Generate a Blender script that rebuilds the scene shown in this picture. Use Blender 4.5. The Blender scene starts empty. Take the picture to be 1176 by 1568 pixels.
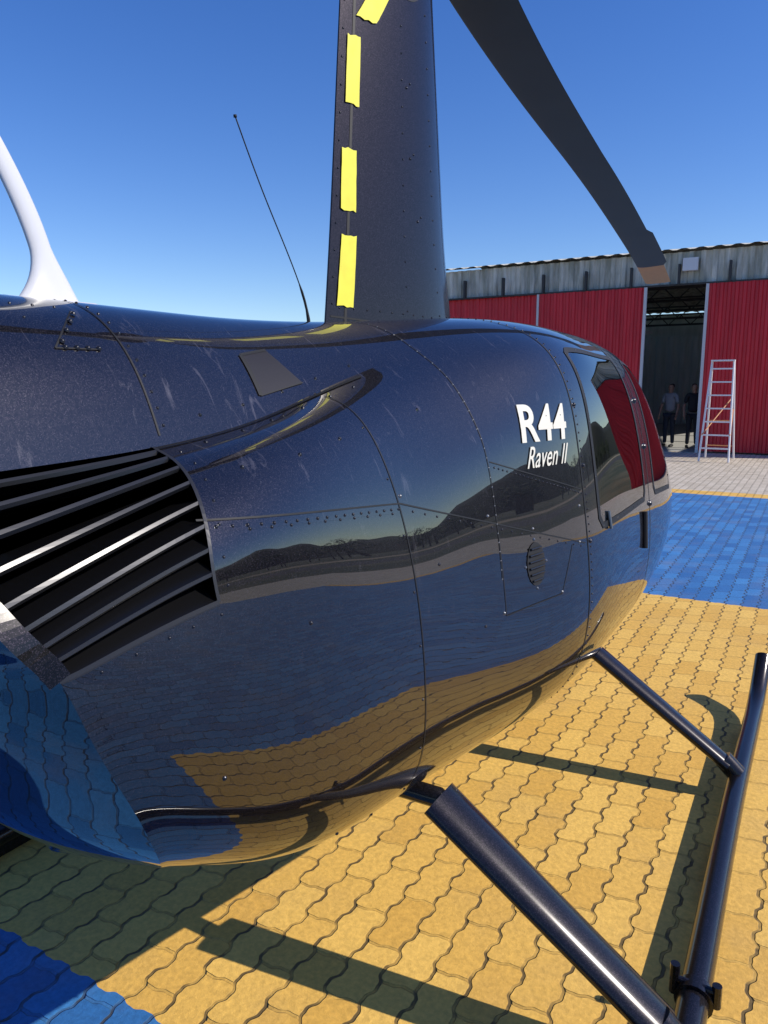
import bpy, math, random, bmesh
import numpy as np
from mathutils import Vector, Matrix
from mathutils.bvhtree import BVHTree
random.seed(4); np.random.seed(4)
scene=bpy.context.scene
R=math.radians
# ---------------------------------------------------------------- helpers
def link(o,parent=None):
    scene.collection.objects.link(o)
    if parent: o.parent=parent
    return o
def empty(name,loc=(0,0,0)):
    e=bpy.data.objects.new(name,None); e.location=loc; return link(e)
def mesh_obj(name,verts,faces,mats=None,parent=None,smooth=False,fm=None):
    me=bpy.data.meshes.new(name); me.from_pydata([tuple(v) for v in verts],[],faces); 
    if mats:
        for m in (mats if isinstance(mats,(list,tuple)) else [mats]): me.materials.append(m)
    if fm is not None:
        me.polygons.foreach_set('material_index',fm)
    if smooth: me.polygons.foreach_set('use_smooth',[True]*len(me.polygons))
    me.update()
    return link(bpy.data.objects.new(name,me),parent)
class MB:
    def __init__(s): s.v=[];s.f=[];s.m=[]
    def add(s,vs,fs,mi=0):
        o=len(s.v); s.v+= [tuple(v) for v in vs]; s.f+=[tuple(i+o for i in f) for f in fs]; s.m+=[mi]*len(fs)
    def box(s,a,b,mi=0):
        x0,y0,z0=a;x1,y1,z1=b
        s.add([(x0,y0,z0),(x1,y0,z0),(x1,y1,z0),(x0,y1,z0),(x0,y0,z1),(x1,y0,z1),(x1,y1,z1),(x0,y1,z1)],
          [(0,3,2,1),(4,5,6,7),(0,1,5,4),(1,2,6,5),(2,3,7,6),(3,0,4,7)],mi)
    def tube(s,pts,rad,n=14,mi=0,cap=True,ell=None):
        pts=[Vector(p) for p in pts]
        rr=rad if isinstance(rad,(list,tuple)) else [rad]*len(pts)
        up=Vector((0,0,1)); vs=[]
        for i,p in enumerate(pts):
            t=(pts[min(i+1,len(pts)-1)]-pts[max(i-1,0)]).normalized()
            if ell: sx=Vector(ell); sx=(sx-t*sx.dot(t)).normalized()
            else:
                sx=t.cross(up); 
                if sx.length<.05: sx=t.cross(Vector((0,1,0)))
                sx.normalize()
            sy=t.cross(sx).normalized(); r=rr[i]
            ra,rb=(r if isinstance(r,(tuple,list)) else (r,r))
            for k in range(n):
                a=2*math.pi*k/n
                vs.append(p+sx*math.cos(a)*ra+sy*math.sin(a)*rb)
        fs=[]
        for i in range(len(pts)-1):
            for k in range(n):
                k2=(k+1)%n
                fs.append((i*n+k,i*n+k2,(i+1)*n+k2,(i+1)*n+k))
        if cap: fs.append(tuple(range(n))[::-1]); fs.append(tuple((len(pts)-1)*n+k for k in range(n)))
        s.add(vs,fs,mi)
    def obj(s,name,mats,parent=None,smooth=False):
        return mesh_obj(name,s.v,s.f,mats,parent,smooth,s.m)
def autosmooth(o,ang=35):
    me=o.data
    me.polygons.foreach_set('use_smooth',[True]*len(me.polygons))
    bm=bmesh.new(); bm.from_mesh(me)
    for e in bm.edges:
        if len(e.link_faces)==2 and e.calc_face_angle(0)>R(ang): e.smooth=False
    bm.to_mesh(me); bm.free()
# ---------------------------------------------------------------- materials
def newmat(name):
    m=bpy.data.materials.new(name); m.use_nodes=True; nt=m.node_tree
    b=nt.nodes['Principled BSDF']; return m,nt,b
def N(nt,typ,**kw):
    n=nt.nodes.new(typ)
    for k,v in kw.items():
        if k=='ins':
            for kk,vv in v.items(): n.inputs[kk].default_value=vv
        else: setattr(n,k,v)
    return n
def simple(name,col,rough=.5,metal=0,noise=0,scale=8,coat=0,bump=0):
    m,nt,b=newmat(name)
    b.inputs['Base Color'].default_value=(*col,1); b.inputs['Roughness'].default_value=rough
    b.inputs['Metallic'].default_value=metal; b.inputs['Coat Weight'].default_value=coat
    if noise or bump:
        g=N(nt,'ShaderNodeNewGeometry'); n=N(nt,'ShaderNodeTexNoise',ins={'Scale':scale,'Detail':6})
        nt.links.new(g.outputs['Position'],n.inputs['Vector'])
        if noise:
            mx=N(nt,'ShaderNodeMix',data_type='RGBA')
            mx.inputs['A'].default_value=(*[c*(1-noise) for c in col],1); mx.inputs['B'].default_value=(*[min(1,c*(1+noise)) for c in col],1)
            nt.links.new(n.outputs['Fac'],mx.inputs['Factor']); nt.links.new(mx.outputs['Result'],b.inputs['Base Color'])
        if bump:
            bp=N(nt,'ShaderNodeBump',ins={'Strength':bump,'Distance':.01}); nt.links.new(n.outputs['Fac'],bp.inputs['Height']); nt.links.new(bp.outputs['Normal'],b.inputs['Normal'])
    return m
def paint(name,rough_coat=.008,flake=1.0,coat_ior=1.76,dust_sheen=1.0,base=(.0022,.002,.003),fscale=1000.):
    m,nt,b=newmat(name); L=nt.links.new
    g=N(nt,'ShaderNodeNewGeometry')
    sx=N(nt,'ShaderNodeSeparateXYZ'); L(g.outputs['Normal'],sx.inputs['Vector'])
    up=N(nt,'ShaderNodeMapRange',ins={'From Min':.0,'From Max':.55,'To Min':0,'To Max':1}); L(sx.outputs['Z'],up.inputs['Value'])
    v=N(nt,'ShaderNodeTexVoronoi',ins={'Scale':fscale}); L(g.outputs['Position'],v.inputs['Vector'])
    sep=N(nt,'ShaderNodeSeparateColor'); L(v.outputs['Color'],sep.inputs['Color'])
    mr=N(nt,'ShaderNodeMapRange',ins={'From Min':.7,'From Max':1.0,'To Min':0,'To Max':1}); L(sep.outputs['Red'],mr.inputs['Value'])
    mx=N(nt,'ShaderNodeMix',data_type='RGBA'); mx.inputs['A'].default_value=(*base,1)
    mx.inputs['B'].default_value=(.030*flake,.024*flake,.031*flake,1); L(mr.outputs['Result'],mx.inputs['Factor'])
    # dusty wipe marks, plus sunlit flake sheen painted as haze on the upward-facing skin
    mp=N(nt,'ShaderNodeMapping'); mp.inputs['Rotation'].default_value=(.5,.3,.7); mp.inputs['Scale'].default_value=(3,13,3)
    L(g.outputs['Position'],mp.inputs['Vector'])
    n=N(nt,'ShaderNodeTexNoise',ins={'Scale':1.9,'Detail':10,'Roughness':.7,'Distortion':1.4}); L(mp.outputs['Vector'],n.inputs['Vector'])
    r2=N(nt,'ShaderNodeMapRange',ins={'From Min':.59,'From Max':.80,'To Min':.012,'To Max':.45*dust_sheen}); L(n.outputs['Fac'],r2.inputs['Value'])
    n4=N(nt,'ShaderNodeTexNoise',ins={'Scale':420.,'Detail':2}); L(g.outputs['Position'],n4.inputs['Vector'])
    r4=N(nt,'ShaderNodeMapRange',ins={'From Min':.5,'From Max':.75,'To Min':0,'To Max':.09*dust_sheen}); L(n4.outputs['Fac'],r4.inputs['Value'])  # fine speckled haze: flake sheen put into the colour
    ad=N(nt,'ShaderNodeMath',operation='ADD'); L(r2.outputs['Result'],ad.inputs[0]); L(r4.outputs['Result'],ad.inputs[1])
    ml=N(nt,'ShaderNodeMath',operation='MULTIPLY'); L(ad.outputs[0],ml.inputs[0]); L(up.outputs['Result'],ml.inputs[1])
    mx2=N(nt,'ShaderNodeMix',data_type='RGBA'); L(mx.outputs['Result'],mx2.inputs['A']); mx2.inputs['B'].default_value=(.36,.33,.35,1); L(ml.outputs[0],mx2.inputs['Factor'])
    L(mx2.outputs['Result'],b.inputs['Base Color'])
    b.inputs['Metallic'].default_value=.5; b.inputs['Roughness'].default_value=.42; b.inputs['Specular IOR Level'].default_value=.05
    b.inputs['Coat Weight'].default_value=1; b.inputs['Coat Roughness'].default_value=rough_coat; b.inputs['Coat IOR'].default_value=coat_ior
    n2=N(nt,'ShaderNodeTexNoise',ins={'Scale':4.0,'Detail':1}); L(g.outputs['Position'],n2.inputs['Vector'])
    bp=N(nt,'ShaderNodeBump',ins={'Strength':.22,'Distance':.004}); L(n2.outputs['Fac'],bp.inputs['Height']); L(bp.outputs['Normal'],b.inputs['Coat Normal'])
    return m
M_paint=paint('black_metallic_paint')
M_mast=paint('mast_paint',rough_coat=.12,flake=1.6,coat_ior=1.36,dust_sheen=.8,base=(.010,.008,.010))
M_strut=paint('black_satin_paint',rough_coat=.15,flake=1.3,coat_ior=1.4,dust_sheen=.1,base=(.005,.0045,.005),fscale=800.)
M_black=simple('black_matte',(.006,.006,.007),.7)
M_seam_shade=simple('seam_and_shade_dark',(.002,.002,.002),.6)  # panel gaps; also the shade painted along the inlet edges
M_rivet=simple('rivet_dark',(.03,.03,.035),.25,.6)
M_rivetb=simple('rivet_bright',(.22,.22,.22),.35,.9)
M_slat=simple('louvre_metal',(.006,.006,.007),.3,.3)
M_slatedge=simple('louvre_edge',(.055,.055,.058),.33,.6)
M_vent=simple('vent_rib',(.015,.015,.016),.25,.3)
M_tape=simple('yellow_masking_tape',(.80,.72,.05),.6,0,.12,30)
M_white=simple('white_paint',(.62,.62,.63),.35,0,.04,10)
M_cream=simple('decal_cream',(.70,.66,.54),.4)
M_blade=simple('rotor_blade_paint',(.024,.036,.036),.55,0,.25,4)
M_orange=simple('blade_tip_orange',(.55,.27,.08),.5,0,.1,20)
M_seat=simple('seat_leather',(.25,.2,.16),.6,0,.2,10)
M_floor=simple('cabin_grey',(.10,.10,.11),.8)
M_inlet=simple('inlet_satin',(.014,.012,.015),.5,.2,.4,260)
def glass():
    m=bpy.data.materials.new('tinted_acrylic'); m.use_nodes=True; nt=m.node_tree; nt.nodes.clear(); L=nt.links.new
    out=N(nt,'ShaderNodeOutputMaterial'); t=N(nt,'ShaderNodeBsdfTransparent'); t.inputs['Color'].default_value=(.42,.45,.46,1)
    gl=N(nt,'ShaderNodeBsdfGlossy'); gl.inputs['Roughness'].default_value=.01; gl.inputs['Color'].default_value=(1,1,1,1)
    fr=N(nt,'ShaderNodeFresnel',ins={'IOR':2.6}); mx=N(nt,'ShaderNodeMixShader')
    L(fr.outputs[0],mx.inputs[0]); L(t.outputs[0],mx.inputs[1]); L(gl.outputs[0],mx.inputs[2]); L(mx.outputs[0],out.inputs[0]); return m
M_glass=glass()
# ---------------------------------------------------------------- camera
CAM=Vector((1.23,0,1.6)); FPX=1130/1568
cd=bpy.data.cameras.new('camera'); cam=bpy.data.objects.new('camera',cd); link(cam)
cd.sensor_fit='VERTICAL'; cd.sensor_height=36; cd.sensor_width=27; cd.lens=36*FPX
cam.location=CAM; cam.rotation_euler=(R(80.5),0,R(30)); cd.clip_end=5000; cd.clip_start=.02
scene.camera=cam
# ---------------------------------------------------------------- world + sun
sd=Vector((1.2,.33,1.0)).normalized()
el=math.asin(sd.z); az=math.atan2(sd.x,sd.y)
w=bpy.data.worlds.new("World"); scene.world=w; w.use_nodes=True; nt=w.node_tree
bg=nt.nodes['Background']; sk=nt.nodes.new('ShaderNodeTexSky'); sk.sky_type='NISHITA'; sk.sun_disc=False
sk.sun_elevation=el; sk.sun_rotation=az; sk.altitude=0; sk.air_density=1.0; sk.dust_density=.2; sk.ozone_density=3.2
hs=nt.nodes.new('ShaderNodeHueSaturation'); hs.inputs['Hue'].default_value=.517; hs.inputs['Saturation'].default_value=1.30; hs.inputs['Value'].default_value=1.10
nt.links.new(sk.outputs[0],hs.inputs['Color']); nt.links.new(hs.outputs[0],bg.inputs[0]); bg.inputs[1].default_value=.145
sl=bpy.data.lights.new('sun','SUN'); sl.energy=5; sl.angle=R(.5); sl.color=(1,.93,.83)
so=link(bpy.data.objects.new('sun',sl)); so.rotation_euler=sd.to_track_quat('Z','Y').to_euler()
scene.view_settings.view_transform='Standard'; scene.view_settings.look='None'; scene.view_settings.exposure=0
# ---------------------------------------------------------------- fuselage loft
def rz(s,l): return [(r,s,z) for r,z in l]
ST=[
 [(0,.50,1.755),(.10,.50,1.733),(.20,.48,1.648),(.25,.42,1.48),(.35,.47,1.40),(.42,.51,1.31),(.437,.55,1.25),(.445,.60,1.125),(.44,.665,.99),(.40,.735,.865),(.26,.84,.75),(0,.87,.71)],
 [(0,.88,1.76),(.105,.87,1.738),(.21,.86,1.65),(.275,.86,1.50),(.365,.84,1.475),(.45,.80,1.40),(.482,.78,1.31),(.497,.83,1.12),(.495,.90,.93),(.455,.96,.77),(.30,1.03,.66),(0,1.06,.63)],
 rz(1.40,[(0,1.765),(.09,1.75),(.18,1.69),(.265,1.60),(.355,1.565),(.43,1.465),(.48,1.33),(.52,1.12),(.532,.90),(.50,.71),(.35,.575),(0,.54)]),
 rz(1.82,[(0,1.79),(.1,1.785),(.2,1.76),(.3,1.70),(.385,1.635),(.46,1.53),(.505,1.42),(.55,1.15),(.57,.9),(.535,.68),(.37,.51),(0,.48)]),
 rz(2.31,[(0,1.835),(.14,1.833),(.27,1.82),(.39,1.785),(.48,1.73),(.555,1.61),(.60,1.42),(.64,1.15),(.66,.9),(.61,.66),(.42,.48),(0,.45)]),
 rz(2.85,[(0,1.86),(.14,1.857),(.27,1.84),(.39,1.805),(.485,1.74),(.565,1.61),(.615,1.42),(.66,1.15),(.675,.9),(.62,.65),(.43,.465),(0,.44)]),
 rz(3.30,[(0,1.86),(.13,1.855),(.26,1.84),(.375,1.80),(.465,1.735),(.55,1.60),(.61,1.41),(.655,1.15),(.67,.9),(.615,.65),(.42,.465),(0,.44)]),
 rz(3.85,[(0,1.79),(.12,1.785),(.23,1.765),(.33,1.725),(.42,1.66),(.51,1.54),(.58,1.36),(.635,1.12),(.645,.89),(.58,.66),(.39,.485),(0,.46)]),
 rz(4.30,[(0,1.54),(.1,1.535),(.19,1.52),(.28,1.485),(.365,1.43),(.45,1.34),(.53,1.22),(.585,1.05),(.59,.87),(.52,.68),(.34,.55),(0,.53)]),
 rz(4.62,[(0,1.21),(.08,1.207),(.15,1.195),(.215,1.17),(.275,1.135),(.33,1.09),(.37,1.02),(.395,.94),(.39,.84),(.34,.75),(.23,.67),(0,.65)]),
 rz(4.76,[(0,.98),(.02,.979),(.04,.975),(.06,.967),(.075,.957),(.09,.945),(.10,.93),(.105,.90),(.10,.87),(.085,.845),(.05,.825),(0,.82)]),
]
ST=np.array(ST,float)
def natspline(x,Y,xq):
    n=len(x); h=np.diff(x); A=np.zeros((n,n)); A[0,0]=A[-1,-1]=1; B=np.zeros((n,)+Y.shape[1:])
    for i in range(1,n-1):
        A[i,i-1]=h[i-1];A[i,i]=2*(h[i-1]+h[i]);A[i,i+1]=h[i]
        B[i]=6*((Y[i+1]-Y[i])/h[i]-(Y[i]-Y[i-1])/h[i-1])
    Mm=np.linalg.solve(A,B.reshape(n,-1)).reshape(B.shape)
    idx=np.clip(np.searchsorted(x,xq)-1,0,n-2); out=[]
    for q,i in zip(xq,idx):
        t1=x[i+1]-q;t0=q-x[i];hh=h[i]
        out.append(Mm[i]*t1**3/(6*hh)+Mm[i+1]*t0**3/(6*hh)+(Y[i]/hh-Mm[i]*hh/6)*t1+(Y[i+1]/hh-Mm[i+1]*hh/6)*t0)
    return np.array(out)
ext=np.concatenate([ST[:,3:0:-1]*[-1,1,1],ST,ST[:,-2:-5:-1]*[-1,1,1]],axis=1)
seg=np.linalg.norm(np.diff(ext[2:8],axis=1),axis=2).mean(0); kv=np.concatenate([[0],np.cumsum(seg)])
NV=8; vq=np.concatenate([np.linspace(kv[3+i],kv[4+i],NV,endpoint=False) for i in range(11)]+[[kv[14]]])
CJ=3*NV
G1=np.array([natspline(kv,ext[i],vq) for i in range(len(ST))])
G2=np.array([np.concatenate([natspline(kv[:7],ext[i,:7],vq[:CJ]),natspline(kv[6:],ext[i,6:],vq[CJ:])]) for i in range(len(ST))])
ks=np.concatenate([[0],np.cumsum(np.diff(ST[:,4:9,1].mean(1)))]); 
NU=18; uq=np.concatenate([np.linspace(ks[i],ks[i+1],NU,endpoint=False) for i in range(len(ST)-1)]+[[ks[-1]]])
Ga=natspline(ks,G1,uq); Gb=natspline(ks,G2,uq)
sm=Ga[:,CJ,1]; wgt=np.clip((1.85-sm)/.35,0,1); wgt=(wgt*wgt*(3-2*wgt))[:,None,None]
G=Ga*(1-wgt)+Gb*wgt
nu,nv,_=G.shape
for it in range(14):
    H=G.copy()
    H[1:-1,1:-1]=.5*G[1:-1,1:-1]+.125*(G[2:,1:-1]+G[:-2,1:-1]+G[1:-1,2:]+G[1:-1,:-2])
    H[1:-1,0]=.5*G[1:-1,0]+.25*(G[2:,0]+G[:-2,0]); H[1:-1,-1]=.5*G[1:-1,-1]+.25*(G[2:,-1]+G[:-2,-1])
    cl=G[1:-1,CJ]*.5+.25*(G[2:,CJ]+G[:-2,CJ]); ww=wgt[1:-1,0]
    H[1:-1,CJ]=H[1:-1,CJ]*(1-ww)+cl*ww
    H[:,0,0]=0; H[:,-1,0]=0; G=H
full=np.concatenate([G,(G[:,-2:0:-1]*[-1,1,1])],axis=1); nw=full.shape[1]
iB=NU; jv0=3*NV; jv1=int(6.2*NV)
def vidx(j): return j if j<nv else nw-j
def is_hole(i,j):
    a=vidx(j); b=vidx((j+1)%nw); lo=min(a,b)
    return i<iB and jv0<=lo<jv1
us=G[:,5*NV,1]
def iu(s): return int(np.argmin(abs(us-s)))
WJ0,WJ1=33,56
WINS=[(iu(2.43),iu(3.15)),(iu(3.35),iu(3.92))]
def winmat(i,j):
    a=vidx(j); b=vidx((j+1)%nw); lo=min(a,b); s=full[i,j][1]; v=lo/NV
    for a0,a1 in WINS:
        if a0<=i<a1 and WJ0<=lo<WJ1:
            di=min(i-a0,a1-1-i); dj=min(lo-WJ0,WJ1-1-lo)
            if di+dj<2: return 0
            return 1
    if s>4.02 and v<6.6 and s<4.56: return 1
    if s>3.55 and v<3.4 and s<4.56: return 1
    return 0
V=full.reshape(-1,3); F=[];FM=[]
for i in range(nu-1):
    for j in range(nw):
        if is_hole(i,j): continue
        j2=(j+1)%nw
        F.append((i*nw+j,i*nw+j2,(i+1)*nw+j2,(i+1)*nw+j)); FM.append(winmat(i,j))
F.append(tuple((nu-1)*nw+j for j in range(nw))); FM.append(0)
heli=empty('helicopter')
body=mesh_obj('fuselage',V,F,[M_paint,M_glass],heli,True,FM)
cols={CJ,nw-CJ}
for e in body.data.edges:
    a,b=e.vertices
    if a%nw==b%nw and a%nw in cols and V[a][1]<1.62: e.use_edge_sharp=True
allF=[(i*nw+j,i*nw+(j+1)%nw,(i+1)*nw+(j+1)%nw,(i+1)*nw+j) for i in range(nu-1) for j in range(nw)]
BV=BVHTree.FromPolygons([tuple(v) for v in V],allF)
def side(s,z,sgn=1):
    h=BV.ray_cast(Vector((sgn*2,s,z)),Vector((-sgn,0,0)))
    if h[0] is None: return None
    n=h[1]; n=n if n.x*sgn>0 or abs(n.x)<.01 else -n
    return h[0],n
def radial(s,ang,sgn=1,zc=1.15):
    d=Vector((math.sin(ang)*sgn,0,math.cos(ang))); c=Vector((0,s,zc))
    h=BV.ray_cast(c+d*2,-d)
    if h[0] is None: return None
    n=h[1]; n=n if n.dot(d)>0 else -n
    return h[0],n
def gridpt(i,j,sg=1):
    p=Vector(G[i,j]); a=Vector(G[min(i+1,nu-1),j]-G[max(i-1,0),j]); b=Vector(G[i,min(j+1,nv-1)]-G[i,max(j-1,0)]); n=a.cross(b).normalized()
    if n.dot(p-Vector((0,p.y,1.15)))<0: n=-n
    return Vector((p.x*sg,p.y,p.z)),Vector((n.x*sg,n.y,n.z))
def ribbon(mb,pts,w,off=.0012,mi=0):
    vs=[];fs=[]
    for k,(p,n) in enumerate(pts):
        a=pts[max(k-1,0)][0]; b=pts[min(k+1,len(pts)-1)][0]
        t=(b-a).normalized(); c=t.cross(n).normalized()
        vs+= [p+c*w/2+n*off,p-c*w/2+n*off]
        if k: o=2*k; fs.append((o-2,o-1,o+1,o))
    mb.add(vs,fs,mi)
def rivet(mb,p,n,r=.0035,mi=0):
    t=n.orthogonal().normalized(); c=n.cross(t); vs=[p+n*r*.8]
    for q,hh in ((.6,.65),(1,0)):
        for k in range(8):
            a=k*math.pi/4; vs.append(p+(t*math.cos(a)+c*math.sin(a))*r*q+n*(r*hh-.0003))
    fs=[(0,1+k,1+(k+1)%8) for k in range(8)]+[(1+k,9+k,9+(k+1)%8,1+(k+1)%8) for k in range(8)]
    mb.add(vs,fs,mi)
def dens(pl,step=.02):
    out=[]
    for a,b in zip(pl[:-1],pl[1:]):
        n=max(2,int(math.dist(a,b)/step))
        out+=[tuple(a[k]+(b[k]-a[k])*i/n for k in range(len(a))) for i in range(n)]
    out.append(pl[-1]); return out
seams=MB(); riv=MB()
def rivrow(P,step,off,mi=0,r=.0035):
    acc=0
    for k in range(1,len(P)):
        acc+=(P[k][0]-P[k-1][0]).length
        if acc>=step:
            acc=0; t=(P[k][0]-P[k-1][0]).normalized(); c=t.cross(P[k][1]).normalized()
            rivet(riv,P[k][0]+c*off,P[k][1],r,mi)
def sideseam(pl,w=.004,rv=0,roff=.012,mi=0,sgn=(1,-1)):
    for sg in sgn:
        P=[side(a,b,sg) for a,b in dens(pl,.01)]; P=[p for p in P if p]
        if len(P)>1: ribbon(seams,P,w)
        if rv: rivrow(P,rv,roff,mi)
def ringseam(s,a0,a1,w=.004,rv=0,roff=.015,mi=0,slant=0,r=.0035):
    for sg in (1,-1):
        P=[radial(s+slant*k/140,R(a0+(a1-a0)*k/140),sg) for k in range(141)]; P=[p for p in P if p]
        if w: ribbon(seams,P,w)
        if rv: rivrow(P,rv,roff,mi,r)
ringseam(1.36,34,165,.0035,.12,.012,slant=.06)
ringseam(1.80,5,95,.003,.022,0,1,r=.0027)
ringseam(2.31,0,150,.006,.022,-.02)
ringseam(3.24,20,140,.008)
ringseam(.90,0,36,.004,.03,-.015)
ringseam(4.0,20,110,.006)
sideseam([(.80,1.405),(1.38,1.355)],.0035,.025); sideseam([(.84,1.385),(1.38,1.335)],.0001,.05,0)
sideseam([(1.38,1.355),(1.757,1.26),(2.29,1.12)],.0035,.05)
sideseam([(1.81,1.41),(2.30,1.287)],.003,.02)
sideseam([(1.80,1.245),(1.81,1.0),(2.12,.995),(2.2,1.13)],.003)
for (a,b) in ((1.39,1.37),(1.76,1.275),(1.98,1.21),(2.27,1.24),(2.25,1.13),(1.8,1.01),(2.12,1.0)):
    for sg in (1,-1):
        h=side(a,b,sg); 
        if h: rivet(riv,h[0],h[1],.005,1)
for sg in (1,-1):
    P=[gridpt(i,CJ+1,sg) for i in range(iB,iB+NU+7)]
    ribbon(seams,P,.008,.002); rivrow([gridpt(i,CJ+3,sg) for i in range(iB,iB+NU+7)],.09,0,0,.0045); rivrow([gridpt(i,CJ-2,sg) for i in range(iB,iB+NU+7)],.12,0,0,.004)
    rivrow([gridpt(i,jv1+1,sg) for i in range(0,iB+1)],.04,0,0,.003)
    rivrow([gridpt(iB+1,j,sg) for j in range(jv0,jv1+1)],.04,0,0,.003)
    for a0,a1 in WINS:
        lp=[(i,WJ0) for i in range(a0+1,a1)]+[(a1,j) for j in range(WJ0+1,WJ1)]+[(i,WJ1) for i in range(a1-1,a0,-1)]+[(a0,j) for j in range(WJ1-1,WJ0,-1)]; lp+=[lp[0],lp[1]]
        ribbon(seams,[gridpt(i,j,sg) for i,j in lp],.022,.0018)
        rivrow([gridpt(i,j,sg) for i,j in lp],.07,0,0,.004)
    rivrow([gridpt(i,8,sg) for i in range(0,iB)],.03,0,0,.003)
    rivrow([gridpt(i,11,sg) for i in range(0,iB)],.06,0,0,.003)
    # triangular splice plate with bolts
    A,B,C=gridpt(iB-1,9,sg),gridpt(iB-1,15,sg),gridpt(iB-5,15,sg)
    for P0,P1 in ((A,C),(C,B)):
        pts=[]
        for k in range(9):
            t=k/8; p=P0[0].lerp(P1[0],t); h=BV.find_nearest(p); nn=P0[1].lerp(P1[1],t).normalized(); pts.append((h[0],nn))
        ribbon(seams,pts,.003,.0016)
        for k in (1,3,5,7): rivet(riv,pts[k][0]+pts[k][1]*.001+Vector((0,.008,.002)),pts[k][1],.005,0)
for (a,b) in ((1.0,1.2),(1.25,1.5),(1.1,1.48),(.95,1.47),(1.6,1.55),(1.5,1.2),(1.15,.7),(.8,1.0),(1.3,.66),(1.7,1.0)):
    h=side(a,b); rivet(riv,h[0],h[1],.0045,0)
for z in (1.55,1.36,1.12):
    h=side(3.24,z); rivet(riv,h[0],h[1],.014,0); h=side(2.33,z); rivet(riv,h[0],h[1],.008,0)
seams.obj('panel_seams',M_seam_shade,heli); riv.obj('rivets',[M_rivet,M_rivetb],heli,True)
def sidepatch(mb,quad,off,mi=0,n=8):
    vs=[]
    for a in range(n+1):
        for b in range(n+1):
            u=a/n;v=b/n
            s=(quad[0][0]*(1-u)+quad[1][0]*u)*(1-v)+(quad[3][0]*(1-u)+quad[2][0]*u)*v
            z=(quad[0][1]*(1-u)+quad[1][1]*u)*(1-v)+(quad[3][1]*(1-u)+quad[2][1]*u)*v
            h=side(s,z); vs.append(h[0]+h[1]*off)
    mb.add(vs,[(a*(n+1)+b,(a+1)*(n+1)+b,(a+1)*(n+1)+b+1,a*(n+1)+b+1) for a in range(n) for b in range(n)],mi)
sc=MB(); Q=[(1.205,1.668),(1.30,1.682),(1.345,1.612),(1.195,1.585)]
sidepatch(sc,Q,.0012,0)
for a,b,wd in ((Q[0],Q[3],.012),(Q[0],Q[1],.007),(Q[3],Q[2],.003)):
    ribbon(sc,[side(*p) for p in dens([a,b],.01)],wd,.0022,1)  # dark strips paint a recess's edge shade on the flush patch
sc.obj('air_inlet',[M_inlet,M_seam_shade],heli,True)
vt=MB()
c=side(1.98,1.11); vs=[c[0]+c[1]*.002]
for k in range(28):
    a=2*math.pi*k/28; h=side(1.98+.048*math.cos(a),1.11+.062*math.sin(a)); vs.append(h[0]+h[1]*.002)
vt.add(vs,[(0,1+k,1+(k+1)%28) for k in range(28)],1)
for k in range(6):
    z=1.11-.045+.018*k; hw=.040*math.sqrt(max(.05,1-((z-1.11)/.062)**2))
    a=side(1.98-hw,z);b=side(1.98+hw,z); vt.tube([a[0]+a[1]*.005,b[0]+b[1]*.005],.0032,6,0)
for ds,dz in ((-.056,0),(.056,0),(0,.070),(0,-.070)):
    h=side(1.98+ds,1.11+dz); rivet(vt,h[0],h[1],.005,2)
for (s,z,l) in ((3.1,1.03,.075),):
    a=side(s,z+l);b=side(s,z-l); vt.tube([a[0]+a[1]*.006,b[0]+b[1]*.006],.011,8,1)
a=side(2.52,1.19);b=side(2.52,1.13); vt.tube([a[0]+a[1]*.004,b[0]+b[1]*.008],.006,8,2)
vt.obj('vents_and_handles',[M_vent,M_black,M_rivetb],heli)
# aft panel
edge=[full[0,j] for j in range(5*NV,nv)]
vs=[];K=24
for e in edge:
    for k in range(K+1):
        t=k/K; x=e[0]*(1-2*t); bul=.05*(1-(2*t-1)**2)
        vs.append((x,e[1]-bul,e[2]-.01*(1-(2*t-1)**2)))
fs=[(a*(K+1)+k,(a+1)*(K+1)+k,(a+1)*(K+1)+k+1,a*(K+1)+k+1) for a in range(len(edge)-1) for k in range(K)]
mesh_obj('aft_cowling_panel',vs,fs,M_paint,heli,True)
# louvres
lm=MB()
for sg in (1,-1):
    js=np.linspace(jv0+1.5,jv1,9)
    for q,jf in enumerate(js):
        j=int(jf); f=jf-j
        P=[Vector(G[i,j]*(1-f)+G[i,min(j+1,nv-1)]*f) for i in range(0,iB+1)]
        P2=[Vector(G[i,min(j+2,nv-1)]) for i in range(0,iB+1)]
        vs=[];n=len(P)
        for a,b in zip(P,P2):
            dn=(b-a).normalized(); nn=Vector((dn.z*-1,0,dn.x)); nn=nn if nn.x>0 else -nn; nn.normalize()
            for pt in (a+nn*.002, a+dn*.006+nn*.001, a+dn*.009-nn*.004, a-dn*.03-nn*.05, a-dn*.034-nn*.048):
                vs.append((pt.x*sg,pt.y,pt.z))
        for k in range(n-1):
            o=5*k
            lm.add([vs[o+c] for c in range(5)]+[vs[o+5+c] for c in range(5)],[(0,5,6,1)],1)
            lm.add([vs[o+c] for c in range(5)]+[vs[o+5+c] for c in range(5)],[(1,6,7,2),(2,7,8,3),(0,4,9,5),(3,8,9,4)],0)
    P=[gridpt(0,j,sg) for j in range(jv0,jv1+1)]; ribbon(lm,P,.03,.004,2)
    P=[gridpt(iB,j,sg) for j in range(jv0,jv1+1)]; ribbon(lm,P,.006,.002,1)
    P=[gridpt(i,jv1,sg) for i in range(0,iB+1)]; ribbon(lm,P,.007,.002,1)
lm.obj('cooling_louvres',[M_slat,M_slatedge,M_strut],heli)
en=MB(); en.tube([(0,1.0,1.0),(0,1.5,1.0)],.16,20,0)
for k in range(5): en.tube([(.1,1.0+.07*k,1.1),(.3,1.0+.07*k,1.15)],.03,10,0)
en.obj('engine',[simple('engine_metal',(.08,.075,.07),.5,.5,.4,20)],heli,True)
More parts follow.
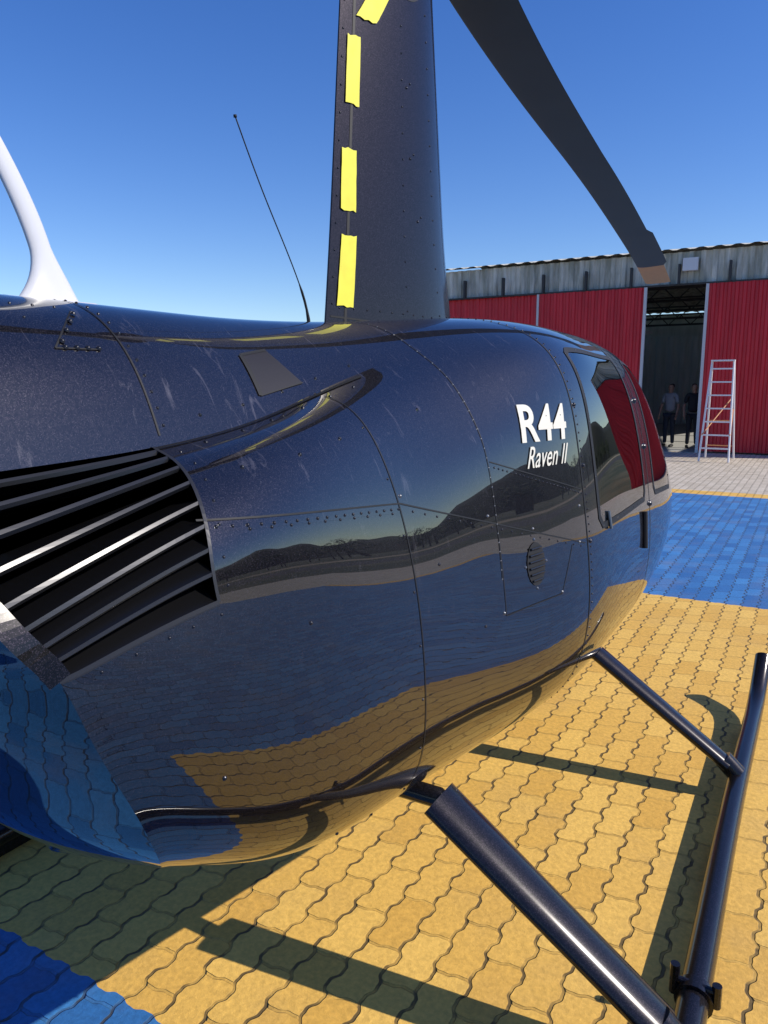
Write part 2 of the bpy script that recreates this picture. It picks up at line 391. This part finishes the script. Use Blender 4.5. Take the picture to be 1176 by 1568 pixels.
tc=MB(); tc.tube([(0,.56,1.512),(0,-2,1.52),(0,-4.4,1.53)],[.243,.17,.10],40)
o=tc.obj('tail_cone',M_paint,heli); autosmooth(o)
tf=MB(); tf.add([(-.02,-4.2,1.5),(-.02,-4.6,1.5),(-.02,-5.0,2.35),(-.02,-4.75,2.35),(.02,-4.2,1.5),(.02,-4.6,1.5),(.02,-5.0,2.35),(.02,-4.75,2.35)],[(0,1,2,3),(7,6,5,4),(0,4,5,1),(1,5,6,2),(2,6,7,3),(3,7,4,0)])
tf.add([(-.02,-4.2,1.5),(-.02,-4.6,1.5),(-.02,-4.85,.8),(-.02,-4.65,.8),(.02,-4.2,1.5),(.02,-4.6,1.5),(.02,-4.85,.8),(.02,-4.65,.8)],[(3,2,1,0),(4,5,6,7),(0,1,5,4),(1,2,6,5),(2,3,7,6),(3,0,4,7)])
tf.obj('tail_fin',M_paint,heli)
# ---------------------------------------------------------------- mast fairing
def airfoil(n=28):
    pts=[]
    for k in range(n+1):
        t=k/n; x=.5*(1-math.cos(math.pi*t)); y=.2969*math.sqrt(x)-.126*x-.3516*x*x+.2843*x**3-.1015*x**4
        pts.append((x,y))
    return pts
AF=airfoil(); mxy=max(p[1] for p in AF); AF=[(x,y/mxy*.5) for x,y in AF]
def mdim(z):
    t=(z-1.70)/(3.02-1.70); fl=max(0,1-(z-1.70)/.5)**2
    return 2.51-.155*t+.05*fl, 1.79+.13*t-.01*fl, .23-.08*t+.02*fl
def mastring(z):
    le,te,th=mdim(z); ch=le-te
    return [(y*th,le-x*ch,z) for x,y in AF]+[(-y*th,le-x*ch,z) for x,y in AF[-2:0:-1]]
mf=MB(); zs=np.linspace(1.70,3.02,28); rings=[mastring(z) for z in zs]; n=len(rings[0]); vs=[p for r_ in rings for p in r_]
fs=[(a*n+k,a*n+(k+1)%n,(a+1)*n+(k+1)%n,(a+1)*n+k) for a in range(len(zs)-1) for k in range(n)]+[tuple((len(zs)-1)*n+k for k in range(n))]
mf.add(vs,fs); o=mf.obj('mast_fairing',M_mast,heli,True)
def mastpt(z,x,sg=1):
    le,te,th=mdim(z); ch=le-te
    xs=[a for a,b in AF]; y=np.interp(x,xs,[b for a,b in AF])
    y2=np.interp(min(1,x+.02),xs,[b for a,b in AF])
    p=Vector((sg*y*th,le-x*ch,z)); tt=Vector((sg*(y2-y)*th,-.02*ch,0)).normalized(); nrm=tt.cross(Vector((0,0,1)))
    nrm=nrm if nrm.x*sg>0 else -nrm
    return p,nrm.normalized()
ms=MB(); mr_=MB()
for sg in (1,-1):
    ribbon(ms,[mastpt(z,.91,sg) for z in np.linspace(1.78,3.0,30)],.009)
    ribbon(ms,[mastpt(1.79+.03*abs(x-.5),x,sg) for x in np.linspace(.03,.98,40)],.005)
    for x in (.30,.56,.975):
        for z in np.arange(1.84,3.0,.075):
            rivet(mr_,*mastpt(z,x,sg),r=.0035)
    for x in np.arange(.1,.95,.07): rivet(mr_,*mastpt(1.83,x,sg),r=.0035)
    for x,z in ((.5,2.3),(.45,2.12),(.52,2.5)): rivet(mr_,*mastpt(z,x,sg),r=.005); rivet(mr_,*mastpt(z+.015,x-.03,sg),r=.004)
    cc=[(2.86+.11*math.sin(a),.50+.20*math.cos(a)) for a in np.linspace(0,2*math.pi,40)]
    ribbon(ms,[mastpt(z,x,sg) for z,x in cc],.005)
ms.obj('mast_seam',M_seam_shade,heli); mr_.obj('mast_rivets',M_rivet,heli,True)
tp=MB()
for z0,z1,x0,x1,lean in ((1.835,2.035,.875,.955,-.01),(2.105,2.275,.872,.955,.005),(2.395,2.58,.868,.95,0),(2.635,2.74,.76,.90,-.12)):
    vs=[]; nz=8;nx=5; 
    for a in range(nz+1):
        for b in range(nx+1):
            z=z0+(z1-z0)*a/nz; x=x0+(x1-x0)*b/nx+lean*(a/nz)
            if a in (0,nz): z+=random.uniform(-.003,.003)
            p,nn=mastpt(z,min(x,.99)); vs.append(p+nn*(.003+.0015*random.random()))
    tp.add(vs,[(a*(nx+1)+b,a*(nx+1)+b+1,(a+1)*(nx+1)+b+1,(a+1)*(nx+1)+b) for a in range(nz) for b in range(nx)])
tp.obj('masking_tape',M_tape,heli,True)
# ---------------------------------------------------------------- rotor
def blade(name,sgn):
    mb=MB(); pts=[(-.05,.25,3.17),(-.075,.8,3.09),(-.085,1.6,2.985),(-.07,2.6,2.86),(-.08,3.6,2.735),(-.10,4.4,2.63),(-.125,5.03,2.535)]
    arr=np.array(pts,float); q=natspline(arr[:,1],arr,np.linspace(.25,5.03,60)); vs=[]
    loop=[(x,y) for x,y in AF]+[(x,-y*.6) for x,y in AF[-2:0:-1]]; n=len(loop)
    for p in q:
        c=.25-.035*min(1,max(0,(p[1]-.8)/1.5)) if p[1]>.7 else .13+.12*max(0,(p[1]-.25)/.45)
        ex=.03 if 3.7<p[1]<4.5 else 0
        for x,y in loop: vs.append((sgn*(p[0]-.25*c+x*(c+ex)),2.12+sgn*p[1],p[2]+y*.032))
    for a in range(len(q)-1):
        for k in range(n):
            mb.f.append((a*n+k,a*n+(k+1)%n,(a+1)*n+(k+1)%n,(a+1)*n+k)); mb.m.append(1 if q[a][1]>4.50 else 0)
    mb.f.append(tuple((len(q)-1)*n+k for k in range(n))); mb.m.append(1); mb.v=vs
    o=mb.obj(name,[M_blade,M_orange],heli); autosmooth(o,50); return o
blade('rotor_blade',1); blade('rotor_blade_aft',-1)
hb=MB(); hb.tube([(0,2.12,2.95),(0,2.12,3.32)],.05,20); hb.tube([(0,1.8,3.2),(0,2.0,3.24),(0,2.24,3.24),(0,2.44,3.2)],[.06,.08,.08,.06],16); hb.tube([(0,2.12,3.03),(0,2.12,3.08)],.14,24)
autosmooth(hb.obj('rotor_hub',M_black,heli))
# ---------------------------------------------------------------- landing gear
def smoothpath(pts,n=40):
    a=np.array(pts,float); t=np.concatenate([[0],np.cumsum(np.linalg.norm(np.diff(a,axis=0),axis=1))]); return natspline(t,a,np.linspace(0,t[-1],n))
lg=MB()
for sg in (1,-1):
    lg.tube(smoothpath([(sg*1.09,.55,.085),(sg*1.09,1.6,.075),(sg*1.09,3.0,.075),(sg*1.10,3.6,.085),(sg*1.105,3.9,.13),(sg*1.11,4.08,.25)],50),.038,20)
    for s0,ra,rb,root,kn in ((1.62,.075,.034,(.30,.54),(.46,.545)),(3.04,.055,.028,(.36,.47),(.52,.50))):
        P=[(sg*root[0],s0,root[1]),(sg*(kn[0]),s0,kn[1]-.005),(sg*1.05,s0,.13)]
        lg.tube([P[1],P[2]],[(ra,rb),(ra*.85,rb*.9)],28,ell=(0,1,0))
        lg.tube([P[0],P[1],(sg*(kn[0]+.05),s0,kn[1]-.04)],[ (.028,.028)]*3,16,ell=(0,1,0))
        lg.tube([(sg*1.03,s0,.15),(sg*1.085,s0,.098)],.038,18)
        lg.tube([(sg*1.04,s0-.035,.145),(sg*1.04,s0+.035,.145)],.008,8)
    lg.tube([(sg*1.09,1.80,.075),(sg*1.09,1.84,.075)],.047,18)
    lg.tube([(sg*1.03,1.82,.11),(sg*1.15,1.82,.11)],.009,10); lg.tube([(sg*1.04,1.82,.07),(sg*1.04,1.82,.15)],.012,10); lg.tube([(sg*1.14,1.82,.07),(sg*1.14,1.82,.13)],.012,10)
    for s in (1.2,2.3,3.3): lg.box((sg*1.09-.02,s,.008),(sg*1.09+.02,s+.35,.045))
o=lg.obj('landing_gear',M_strut,heli); autosmooth(o)
# antennas
an=MB(); pp=smoothpath([(0,.905,1.745),(0,.905,1.78),(0,.895,1.84),(0,.865,1.92),(0,.81,2.02),(0,.72,2.15)],40); rr=[]
for k in range(40):
    t=k/39; f=max(0,1-t*4.2)**1.6; rr.append((.023-.007*t+.05*f,.010-.003*t+.012*f))
an.tube(pp,rr,18,ell=(0,1,0)); an.tube([(0,.81,1.752),(0,.99,1.755)],[(.03,.008)]*2,14,ell=(1,0,0))
autosmooth(an.obj('white_antenna',M_white,heli),50)
wa=MB(); wa.tube(smoothpath([(0,1.72,1.74),(0,1.71,1.80),(0,1.664,1.893),(0,1.53,2.08),(0,1.434,2.228)],24),[.005]*3+[.0035]*3+[.0016]*18,8); wa.tube([(0,1.72,1.73),(0,1.72,1.765)],.014,12)
wa.tube([(0,1.434,2.226),(0,1.433,2.232)],.004,8)
wa.obj('whip_antenna',M_black,heli,True)
# cabin interior
ci=MB()
ci.box((-.38,2.2,.60),(.38,4.0,.64),0); ci.box((-.42,2.3,.70),(.42,2.36,1.5),0)
for sx in (-.24,.24):
    for sy in (2.42,3.25):
        ci.box((sx-.2,sy,.68),(sx+.2,sy+.45,.90),1); ci.box((sx-.2,sy-.04,.86),(sx+.2,sy+.06,1.45),1)
ci.box((-.12,3.95,.64),(.12,4.1,1.15),0)
ob=ci.obj('cabin_interior',[M_floor,M_seat],heli); bvm=ob.modifiers.new('b','BEVEL'); bvm.width=.03; bvm.segments=3
# lettering
def text_side(body,s0,z0,size,shear,name,wid=None,bold=0):
    cu=bpy.data.curves.new(name,'FONT'); cu.body=body; cu.size=size; cu.shear=shear; cu.offset=bold; cu.space_character=1.04
    o=link(bpy.data.objects.new(name,cu)); bpy.context.view_layer.update()
    me=bpy.data.meshes.new_from_object(o.evaluated_get(bpy.context.evaluated_depsgraph_get())); bpy.data.objects.remove(o)
    bm=bmesh.new(); bm.from_mesh(me); bmesh.ops.triangulate(bm,faces=bm.faces); bmesh.ops.subdivide_edges(bm,edges=[e for e in bm.edges if e.calc_length()>size*.25],cuts=2)
    xs=[v.co.x for v in bm.verts]; x0=min(xs);x1=max(xs); k=(wid/(x1-x0)) if wid else 1
    for v in bm.verts:
        h=side(s0+(v.co.x-x0)*k,z0+v.co.y)
        v.co=h[0]+h[1]*.003
    bm.to_mesh(me); bm.free(); me.materials.clear(); me.materials.append(M_cream)
    link(bpy.data.objects.new(name,me),heli)
text_side('R44',1.98,1.452,.145,.2,'lettering',.265,.003)
text_side('Raven II',1.985,1.378,.085,.7,'lettering_small',.25,.0004)
# ---------------------------------------------------------------- ground / apron
def ground_mat():
    m,nt,b=newmat('dry_grass'); L=nt.links.new; g=N(nt,'ShaderNodeNewGeometry')
    n=N(nt,'ShaderNodeTexNoise',ins={'Scale':.15,'Detail':8}); L(g.outputs['Position'],n.inputs['Vector'])
    cr=N(nt,'ShaderNodeValToRGB'); cr.color_ramp.elements[0].color=(.035,.05,.018,1); cr.color_ramp.elements[1].color=(.12,.11,.055,1); cr.color_ramp.elements[0].position=.4; cr.color_ramp.elements[1].position=.65
    L(n.outputs['Fac'],cr.inputs['Fac']); L(cr.outputs['Color'],b.inputs['Base Color']); b.inputs['Roughness'].default_value=.95; return m
mesh_obj('ground',[(-900,-900,0),(900,-900,0),(900,900,0),(-900,900,0)],[(0,1,2,3)],ground_mat())
def paver_mat():
    m,nt,b=newmat('painted_pavers'); L=nt.links.new; g=N(nt,'ShaderNodeNewGeometry')
    sp=N(nt,'ShaderNodeSeparateXYZ'); L(g.outputs['Position'],sp.inputs['Vector'])
    def M(op,a,bb=None,c=None):
        n=N(nt,'ShaderNodeMath',operation=op)
        for i,x in enumerate((a,bb,c)):
            if x is None: continue
            if isinstance(x,(int,float)): n.inputs[i].default_value=x
            else: L(x,n.inputs[i])
        return n.outputs[0]
    X=sp.outputs['X'];Y=sp.outputs['Y']
    def tri(c,per,amp):
        a=M('MULTIPLY',M('SINE',M('MULTIPLY',c,2*math.pi/per)),amp)
        b3=M('MULTIPLY',M('SINE',M('MULTIPLY',c,6*math.pi/per)),amp*.2)
        return M('ADD',a,b3)
    nj=N(nt,'ShaderNodeTexNoise',ins={'Scale':9,'Detail':2}); L(g.outputs['Position'],nj.inputs['Vector'])
    jit=M('MULTIPLY',M('SUBTRACT',nj.outputs['Fac'],.5),.014)
    X2=M('ADD',M('ADD',X,tri(Y,.11,.0085)),jit);Y2=M('ADD',M('ADD',Y,tri(X,.11,.006)),jit)
    cb=N(nt,'ShaderNodeCombineXYZ'); L(Y2,cb.inputs[0]); L(X2,cb.inputs[1])
    br=N(nt,'ShaderNodeTexBrick',offset=.5,ins={'Scale':1.0,'Mortar Size':.006,'Mortar Smooth':.4,'Brick Width':.22,'Row Height':.11,'Color1':(0,0,0,1),'Color2':(1,1,1,1),'Mortar':(.5,.5,.5,1),'Bias':0})
    L(cb.outputs[0],br.inputs['Vector'])
    rowd=M('ABSOLUTE',M('SUBTRACT',M('FRACT',M('DIVIDE',X2,.11)),.5))
    longj=N(nt,'ShaderNodeMapRange',ins={'From Min':.42,'From Max':.47,'To Min':0,'To Max':1}); L(rowd,longj.inputs['Value'])
    n1=N(nt,'ShaderNodeTexNoise',ins={'Scale':2.2,'Detail':7,'Roughness':.6}); L(g.outputs['Position'],n1.inputs['Vector'])
    n2=N(nt,'ShaderNodeTexNoise',ins={'Scale':60,'Detail':5,'Roughness':.7}); L(g.outputs['Position'],n2.inputs['Vector'])
    def gt(a,v): return M('GREATER_THAN',a,v)
    def lt(a,v): return M('LESS_THAN',a,v)
    yel=M('MULTIPLY',M('MULTIPLY',lt(X2,1.8),gt(Y2,1.14)),lt(Y2,5.92))
    line=M('MULTIPLY',gt(Y2,12.1),lt(Y2,12.55))
    beige=M('MAXIMUM',gt(Y2,12.55),gt(X2,9.0))
    yy=M('MAXIMUM',yel,M('MULTIPLY',line,lt(X2,9.0)))
    def mixc(f,a,bb):
        mx=N(nt,'ShaderNodeMix',data_type='RGBA')
        for nm,x in (('A',a),('B',bb)):
            if isinstance(x,tuple): mx.inputs[nm].default_value=x
            else: L(x,mx.inputs[nm])
        if isinstance(f,float): mx.inputs['Factor'].default_value=f
        else: L(f,mx.inputs['Factor'])
        return mx.outputs['Result']
    sepb=N(nt,'ShaderNodeSeparateColor'); L(br.outputs['Color'],sepb.inputs['Color']); rnd=sepb.outputs['Red']
    cy=mixc(rnd,(.72,.41,.075,1),(.84,.52,.115,1)); cbl=mixc(rnd,(.02,.13,.36,1),(.05,.23,.52,1)); cg=mixc(rnd,(.50,.44,.34,1),(.64,.57,.46,1))
    c=mixc(beige,mixc(yy,cbl,cy),cg)
    wear=N(nt,'ShaderNodeMapRange',ins={'From Min':.50,'From Max':.78,'To Min':0,'To Max':.6}); L(n1.outputs['Fac'],wear.inputs['Value'])
    c=mixc(wear.outputs['Result'],c,mixc(.45,c,(.36,.25,.13,1)))
    sp2=N(nt,'ShaderNodeMapRange',ins={'From Min':.35,'From Max':.7,'To Min':.78,'To Max':1.08}); L(n2.outputs['Fac'],sp2.inputs['Value'])
    vm=N(nt,'ShaderNodeVectorMath',operation='SCALE'); L(c,vm.inputs[0]); L(sp2.outputs['Result'],vm.inputs['Scale'])
    n3=N(nt,'ShaderNodeTexNoise',ins={'Scale':9,'Detail':3}); L(g.outputs['Position'],n3.inputs['Vector'])
    jm=N(nt,'ShaderNodeMapRange',ins={'From Min':.42,'From Max':.55,'To Min':.3,'To Max':1}); L(n3.outputs['Fac'],jm.inputs['Value'])
    jl=M('ADD',M('MULTIPLY',longj.outputs['Result'],.7),.3)
    jf=M('MULTIPLY',M('MULTIPLY',br.outputs['Fac'],jm.outputs['Result']),jl)
    c=mixc(jf,vm.outputs[0],mixc(.85,vm.outputs[0],(.04,.03,.015,1)))
    L(c,b.inputs['Base Color']); b.inputs['Roughness'].default_value=.75
    h=M('SUBTRACT',M('ADD',M('MULTIPLY',n2.outputs['Fac'],.18),M('MULTIPLY',rnd,.25)),M('MULTIPLY',br.outputs['Fac'],jl))
    bp=N(nt,'ShaderNodeBump',ins={'Strength':1.0,'Distance':.014}); L(h,bp.inputs['Height']); L(bp.outputs['Normal'],b.inputs['Normal'])
    return m
mesh_obj('paved_apron',[(-14,-10,.004),(14,-10,.004),(14,20.2,.004),(-14,20.2,.004)],[(0,1,2,3)],paver_mat())
M_asph=simple('asphalt',(.05,.048,.045),.9,0,.3,3)
mesh_obj('road',[(20,-200,.004),(27,-200,.004),(27,200,.004),(20,200,.004)],[(0,1,2,3)],M_asph)
mesh_obj('dirt_track',[(32,-200,.004),(38,-200,.004),(38,200,.004),(32,200,.004)],[(0,1,2,3)],simple('dry_dirt',(.36,.29,.19),.95,0,.25,.5))
# hills ring
hv=[];hf=[];n=240
for k in range(n):
    a=2*math.pi*k/n; x=math.sin(a);y=math.cos(a)
    rgt=max(0,x)**.5
    hh=6+rgt*(22+9*math.sin(a*9)+7*math.sin(a*17+1)+3*math.sin(a*41))+2*math.sin(a*23)
    for d,zz in ((230,-1),(260,hh*.7),(300,hh),(400,-1)):
        hv.append((x*d,y*d,zz+(random.uniform(-1,1)*1.0 if zz>0 else 0)))
for k in range(n):
    k2=(k+1)%n
    for q in range(3): hf.append((k*4+q,k2*4+q,k2*4+q+1,k*4+q+1))
mesh_obj('hills',hv,hf,simple('hill_foliage',(.016,.024,.013),.95,0,.5,.05),smooth=True)
def trees():
    mb=MB()
    for t in range(60):
        y=-90+t*5+random.uniform(-2,2); x=random.uniform(46,60); h=random.uniform(4,8.0)
        mb.tube([(x,y,0),(x+.1,y,h*.5),(x+.2,y+.1,h*.8)],[.2,.12,.05],6,1)
        for k in range(3):
            a=random.uniform(0,6.28); mb.tube([(x+.05,y,h*.4),(x+math.cos(a)*h*.2,y+math.sin(a)*h*.2,h*.7)],[.08,.03],5,1)
        cl=[(random.gauss(0,h*.17),random.gauss(0,h*.17),h*.62+random.gauss(0,h*.14),random.uniform(.12,.2)*h) for _ in range(9)]
        for _ in range(420):
            cx,cy,cz,cr=random.choice(cl); d=Vector((random.gauss(0,1),random.gauss(0,1),random.gauss(0,1))).normalized()*cr*random.uniform(.6,1.05)
            p=Vector((x+cx,y+cy,cz))+d; u=Vector((random.gauss(0,1),random.gauss(0,1),random.gauss(0,1))).normalized(); v=u.orthogonal().normalized(); s=random.uniform(.12,.28)
            mb.add([p-u*s,p+v*s*.6,p+u*s,p-v*s*.6],[(0,1,2,3)],0)
    mb.obj('tree_line',[simple('foliage',(.04,.065,.022),.8,0,.5,1),simple('bark',(.1,.07,.05),.9)])
trees()
# ---------------------------------------------------------------- hangar
HY=20.2; HX1=4.2
hg=empty('hangar')
def corr(name,x0,x1,z0,z1,y,mat,per=.19,dep=.035,parent=hg):
    vs=[];fs=[];x=x0
    prof=[(0,0),(.35,0),(.5,1),(.85,1),(1,0)]
    xs=[]
    while x<x1:
        for a,dd in prof[:-1]:
            if x+a*per<x1: xs.append((x+a*per,y-dd*dep))
        x+=per
    xs.append((x1,y))
    for xx,yy in xs: vs+= [(xx,yy,z0),(xx,yy,z1)]
    for i in range(len(xs)-1): fs.append((2*i,2*i+2,2*i+3,2*i+1))
    return mesh_obj(name,vs,fs,mat,parent)
def weathered(name,c1,c2,rough,sc=(3,3,.5)):
    m,nt,b=newmat(name); L=nt.links.new; g=N(nt,'ShaderNodeNewGeometry'); mp=N(nt,'ShaderNodeMapping'); mp.inputs['Scale'].default_value=sc; L(g.outputs['Position'],mp.inputs['Vector'])
    n=N(nt,'ShaderNodeTexNoise',ins={'Scale':1.5,'Detail':8,'Roughness':.65}); L(mp.outputs['Vector'],n.inputs['Vector'])
    cr=N(nt,'ShaderNodeValToRGB'); cr.color_ramp.elements[0].color=(*c1,1);cr.color_ramp.elements[1].color=(*c2,1); cr.color_ramp.elements[0].position=.38; cr.color_ramp.elements[1].position=.65
    L(n.outputs['Fac'],cr.inputs['Fac']); L(cr.outputs['Color'],b.inputs['Base Color']); b.inputs['Roughness'].default_value=rough; return m
M_red=weathered('red_metal_sheet',(.50,.012,.022),(.64,.02,.032),.45)
M_grey=weathered('weathered_grey_sheet',(.30,.30,.24),(.66,.64,.55),.7)
M_frame=simple('galvanised_frame',(.55,.55,.55),.5,.1)
M_int=weathered('interior_sheet',(.55,.62,.56),(.7,.75,.7),.8)
M_dark=simple('dark_steel',(.04,.04,.04),.7)
corr('red_wall',-10.5,-5.55,0,4.12,HY,M_red)
corr('sliding_door_left',-5.50,-2.74,.05,4.12,HY-.12,M_red,.17)
corr('sliding_door_right',-1.22,2.2,.05,4.12,HY-.12,M_red,.17)
corr('red_wall_right',2.2,HX1,0,4.12,HY,M_red)
corr('fascia',-10.5,HX1,4.15,4.92,HY-.02,M_grey,.27,.05)
hb2=MB()
hb2.box((-2.74,HY-.16,0),(-2.67,HY-.08,4.12),0); hb2.box((-1.29,HY-.16,0),(-1.22,HY-.08,4.12),0)
hb2.box((-5.55,HY-.14,0),(-5.49,HY-.07,4.12),0)
hb2.box((-10.5,HY-.14,4.12),(HX1,HY-.05,4.16),1)
for x in np.arange(-10,HX1,1.15): hb2.box((x,HY-.22,4.14),(x+.05,HY-.08,4.62),1)
hb2.box((-1.85,HY-.22,4.45),(-1.5,HY-.10,4.75),2)
hb2.obj('door_frames',[M_frame,M_dark,M_white],hg)
vs=[];fs=[];x=-10.7;xs=[]
while x<HX1+.2: xs.append(x); x+=.10
for i,x in enumerate(xs):
    dz=.035*(1 if i%4 in (0,1) else 0); vs+= [(x,HY-.22,4.95+dz),(x,HY+8,6.3+dz),(x,HY+16,4.95+dz)]
for i in range(len(xs)-1):
    fs+= [(3*i,3*i+3,3*i+4,3*i+1),(3*i+1,3*i+4,3*i+5,3*i+2)]
mesh_obj('roof',vs,fs,M_grey,hg)
hi=MB(); hi.box((-10.5,HY+15.8,0),(HX1,HY+15.9,4.9),0); hi.box((-10.6,HY,0),(-10.5,HY+15.9,4.9),0)
hi.box((HX1,HY,0),(HX1+.1,HY+15.9,4.9),3)
hi.add([(-10.5,HY,.01),(HX1,HY,.01),(HX1,HY+15.8,.01),(-10.5,HY+15.8,.01)],[(0,1,2,3)],2)
for y in np.arange(HY+2,HY+15,3.2):
    hi.box((-10.5,y,4.3),(HX1,y+.08,4.38),1); hi.box((-10.5,y,4.75),(HX1,y+.06,4.81),1)
    for x in np.arange(-10,HX1-.9,.9):
        hi.tube([(x,y+.03,4.34),(x+.45,y+.03,4.78)],.02,5,1); hi.tube([(x+.9,y+.03,4.34),(x+.45,y+.03,4.78)],.02,5,1)
hi.obj('interior_structure',[M_int,M_dark,simple('hangar_floor',(.4,.4,.38),.6),M_red],hg)
corr('interior_back_sheet',-10.4,HX1-.1,0,3.9,HY+15.7,M_int,.5,.08)
hl=MB(); hl.box((-4.4,HY+8,3.55),(-4.0,HY+8.1,3.62)); hl.box((-7.5,HY+12,3.4),(-7.0,HY+12.1,3.47)); hl.obj('ceiling_lamps',M_white,hg)
# ---------------------------------------------------------------- ladder
ld=MB(); lx0,lx1=-.88,-.28; ly=17.5
for y0,y1,z1,mi in ((ly,ly+.5,2.2,0),(ly+1.15,ly+.55,2.2,0)):
    for sx,tx in ((lx0,lx0+.08),(lx1,lx1-.08)):
        ld.tube([(sx,y0,.02),(tx,y1,z1)],(.022),8,mi)
for k in range(1,8):
    t=k/7.6; z=.02+2.18*t; y=ly+.5*t; a=lx0+.08*t; b=lx1-.08*t
    ld.box((a,y-.03,z-.015),(b,y+.04,z+.015),0)
    if k%2: ld.tube([(a,ly+1.15-.6*t,z),(b,ly+1.15-.6*t,z)],.014,6,1)
ld.box((lx0+.06,ly+.42,2.19),(lx1-.06,ly+.64,2.22),0)
ld.tube([(lx0+.02,ly+.1,.6),(lx1-.1,ly+.9,1.4)],.014,6,1); ld.tube([(lx1-.02,ly+.1,.6),(lx1-.06,ly+.9,1.2)],.014,6,1)
ld.obj('step_ladder',[simple('ladder_white',(.75,.72,.72),.4),simple('ladder_orange',(.6,.25,.1),.5)])
# ---------------------------------------------------------------- people
def person(name,loc,rotz,shirt,trou,skin=(.35,.2,.14)):
    root=empty(name,loc); root.rotation_euler=(0,0,rotz)
    def sk_(nm,vs,es,rs,mat):
        me=bpy.data.meshes.new(nm); me.from_pydata(vs,es,[]); me.materials.append(mat); o=link(bpy.data.objects.new(nm,me),root)
        m=o.modifiers.new('s','SKIN'); 
        for i,r in enumerate(rs): me.skin_vertices[0].data[i].radius=r if isinstance(r,tuple) else (r,r)
        me.skin_vertices[0].data[0].use_root=True; m.use_smooth_shade=True
        s=o.modifiers.new('u','SUBSURF'); s.levels=s.render_levels=2; return o
    ms=simple(name+'_shirt',shirt,.85,0,.15,15); mt=simple(name+'_trousers',trou,.85,0,.15,15); mk=simple(name+'_skin',skin,.55); mh=simple(name+'_hair',(.02,.015,.012),.6); msh=simple(name+'_shoes',(.02,.02,.02),.5)
    sk_('torso',[(0,0,.95),(0,0,1.12),(0,0,1.30),(0,0,1.42),(.17,0,1.42),(-.17,0,1.42),(.22,.01,1.20),(-.22,.01,1.20)],[(0,1),(1,2),(2,3),(3,4),(3,5),(4,6),(5,7)],[(.15,.11),(.15,.11),(.17,.12),(.11,.09),.065,.065,.055,.055],ms)
    sk_('legs',[(0,0,.93),(.09,0,.86),(-.09,0,.86),(.10,.02,.48),(-.10,.0,.48),(.11,0,.10),(-.12,0,.10)],[(0,1),(0,2),(1,3),(2,4),(3,5),(4,6)],[(.13,.10),.095,.095,.065,.065,.05,.05],mt)
    sk_('arm',[(.22,.01,1.20),(.25,.02,1.12),(.25,.10,.92),(.25,.13,.84)],[(0,1),(1,2),(2,3)],[.04,.042,.03,.03],mk)
    sk_('arm_2',[(-.22,.01,1.20),(-.25,.02,1.12),(-.25,.10,.92),(-.25,.13,.84)],[(0,1),(1,2),(2,3)],[.04,.042,.03,.03],mk)
    for sx in (1,-1):
        for f in range(4):
            x0=sx*.25+(f-1.5)*.004; y0=.115+f*.016
            sk_('finger',[(x0,y0,.83),(x0,y0+.01,.79),(x0,y0+.0,.755+.006*abs(f-1.5))],[(0,1),(1,2)],[.009,.009,.007],mk)
        sk_('thumb',[(sx*.25,.15,.85),(sx*.245,.175,.82),(sx*.245,.18,.79)],[(0,1),(1,2)],[.011,.01,.008],mk)
        sk_('shoe',[(sx*.115,-.03,.06),(sx*.12,.10,.045),(sx*.125,.18,.04)],[(0,1),(1,2)],[.05,.045,.035],msh)
    sk_('head',[(0,0,1.44),(0,.0,1.52),(0,.01,1.58),(0,.0,1.66),(0,-.01,1.70)],[(0,1),(1,2),(2,3),(3,4)],[.055,.055,(.07,.085),(.078,.095),(.06,.075)],mk)
    sk_('hair',[(0,-.03,1.60),(0,-.03,1.67),(0,-.005,1.725)],[(0,1),(1,2)],[.075,(.085,.09),(.07,.085)],mh)
    sk_('nose',[(0,.09,1.63),(0,.112,1.60)],[(0,1)],[.01,.016],mk)
    for sx in (1,-1): sk_('ear',[(sx*.078,0,1.63),(sx*.082,-.005,1.60)],[(0,1)],[.014,.01],mk)
    f=MB(); 
    for sx in (1,-1): f.box((sx*.032-.012,.088,1.632),(sx*.032+.012,.097,1.641),0)
    f.box((-.022,.09,1.562),(.022,.099,1.568),1); f.obj('face_features',[mh,simple(name+'_lip',(.25,.08,.07),.5)],root)
    return root
person('person',(-2.2,21.7,0),R(160),(.28,.29,.31),(.03,.035,.05))
person('person',(-1.58,21.5,0),R(200),(.02,.02,.025),(.02,.022,.03))
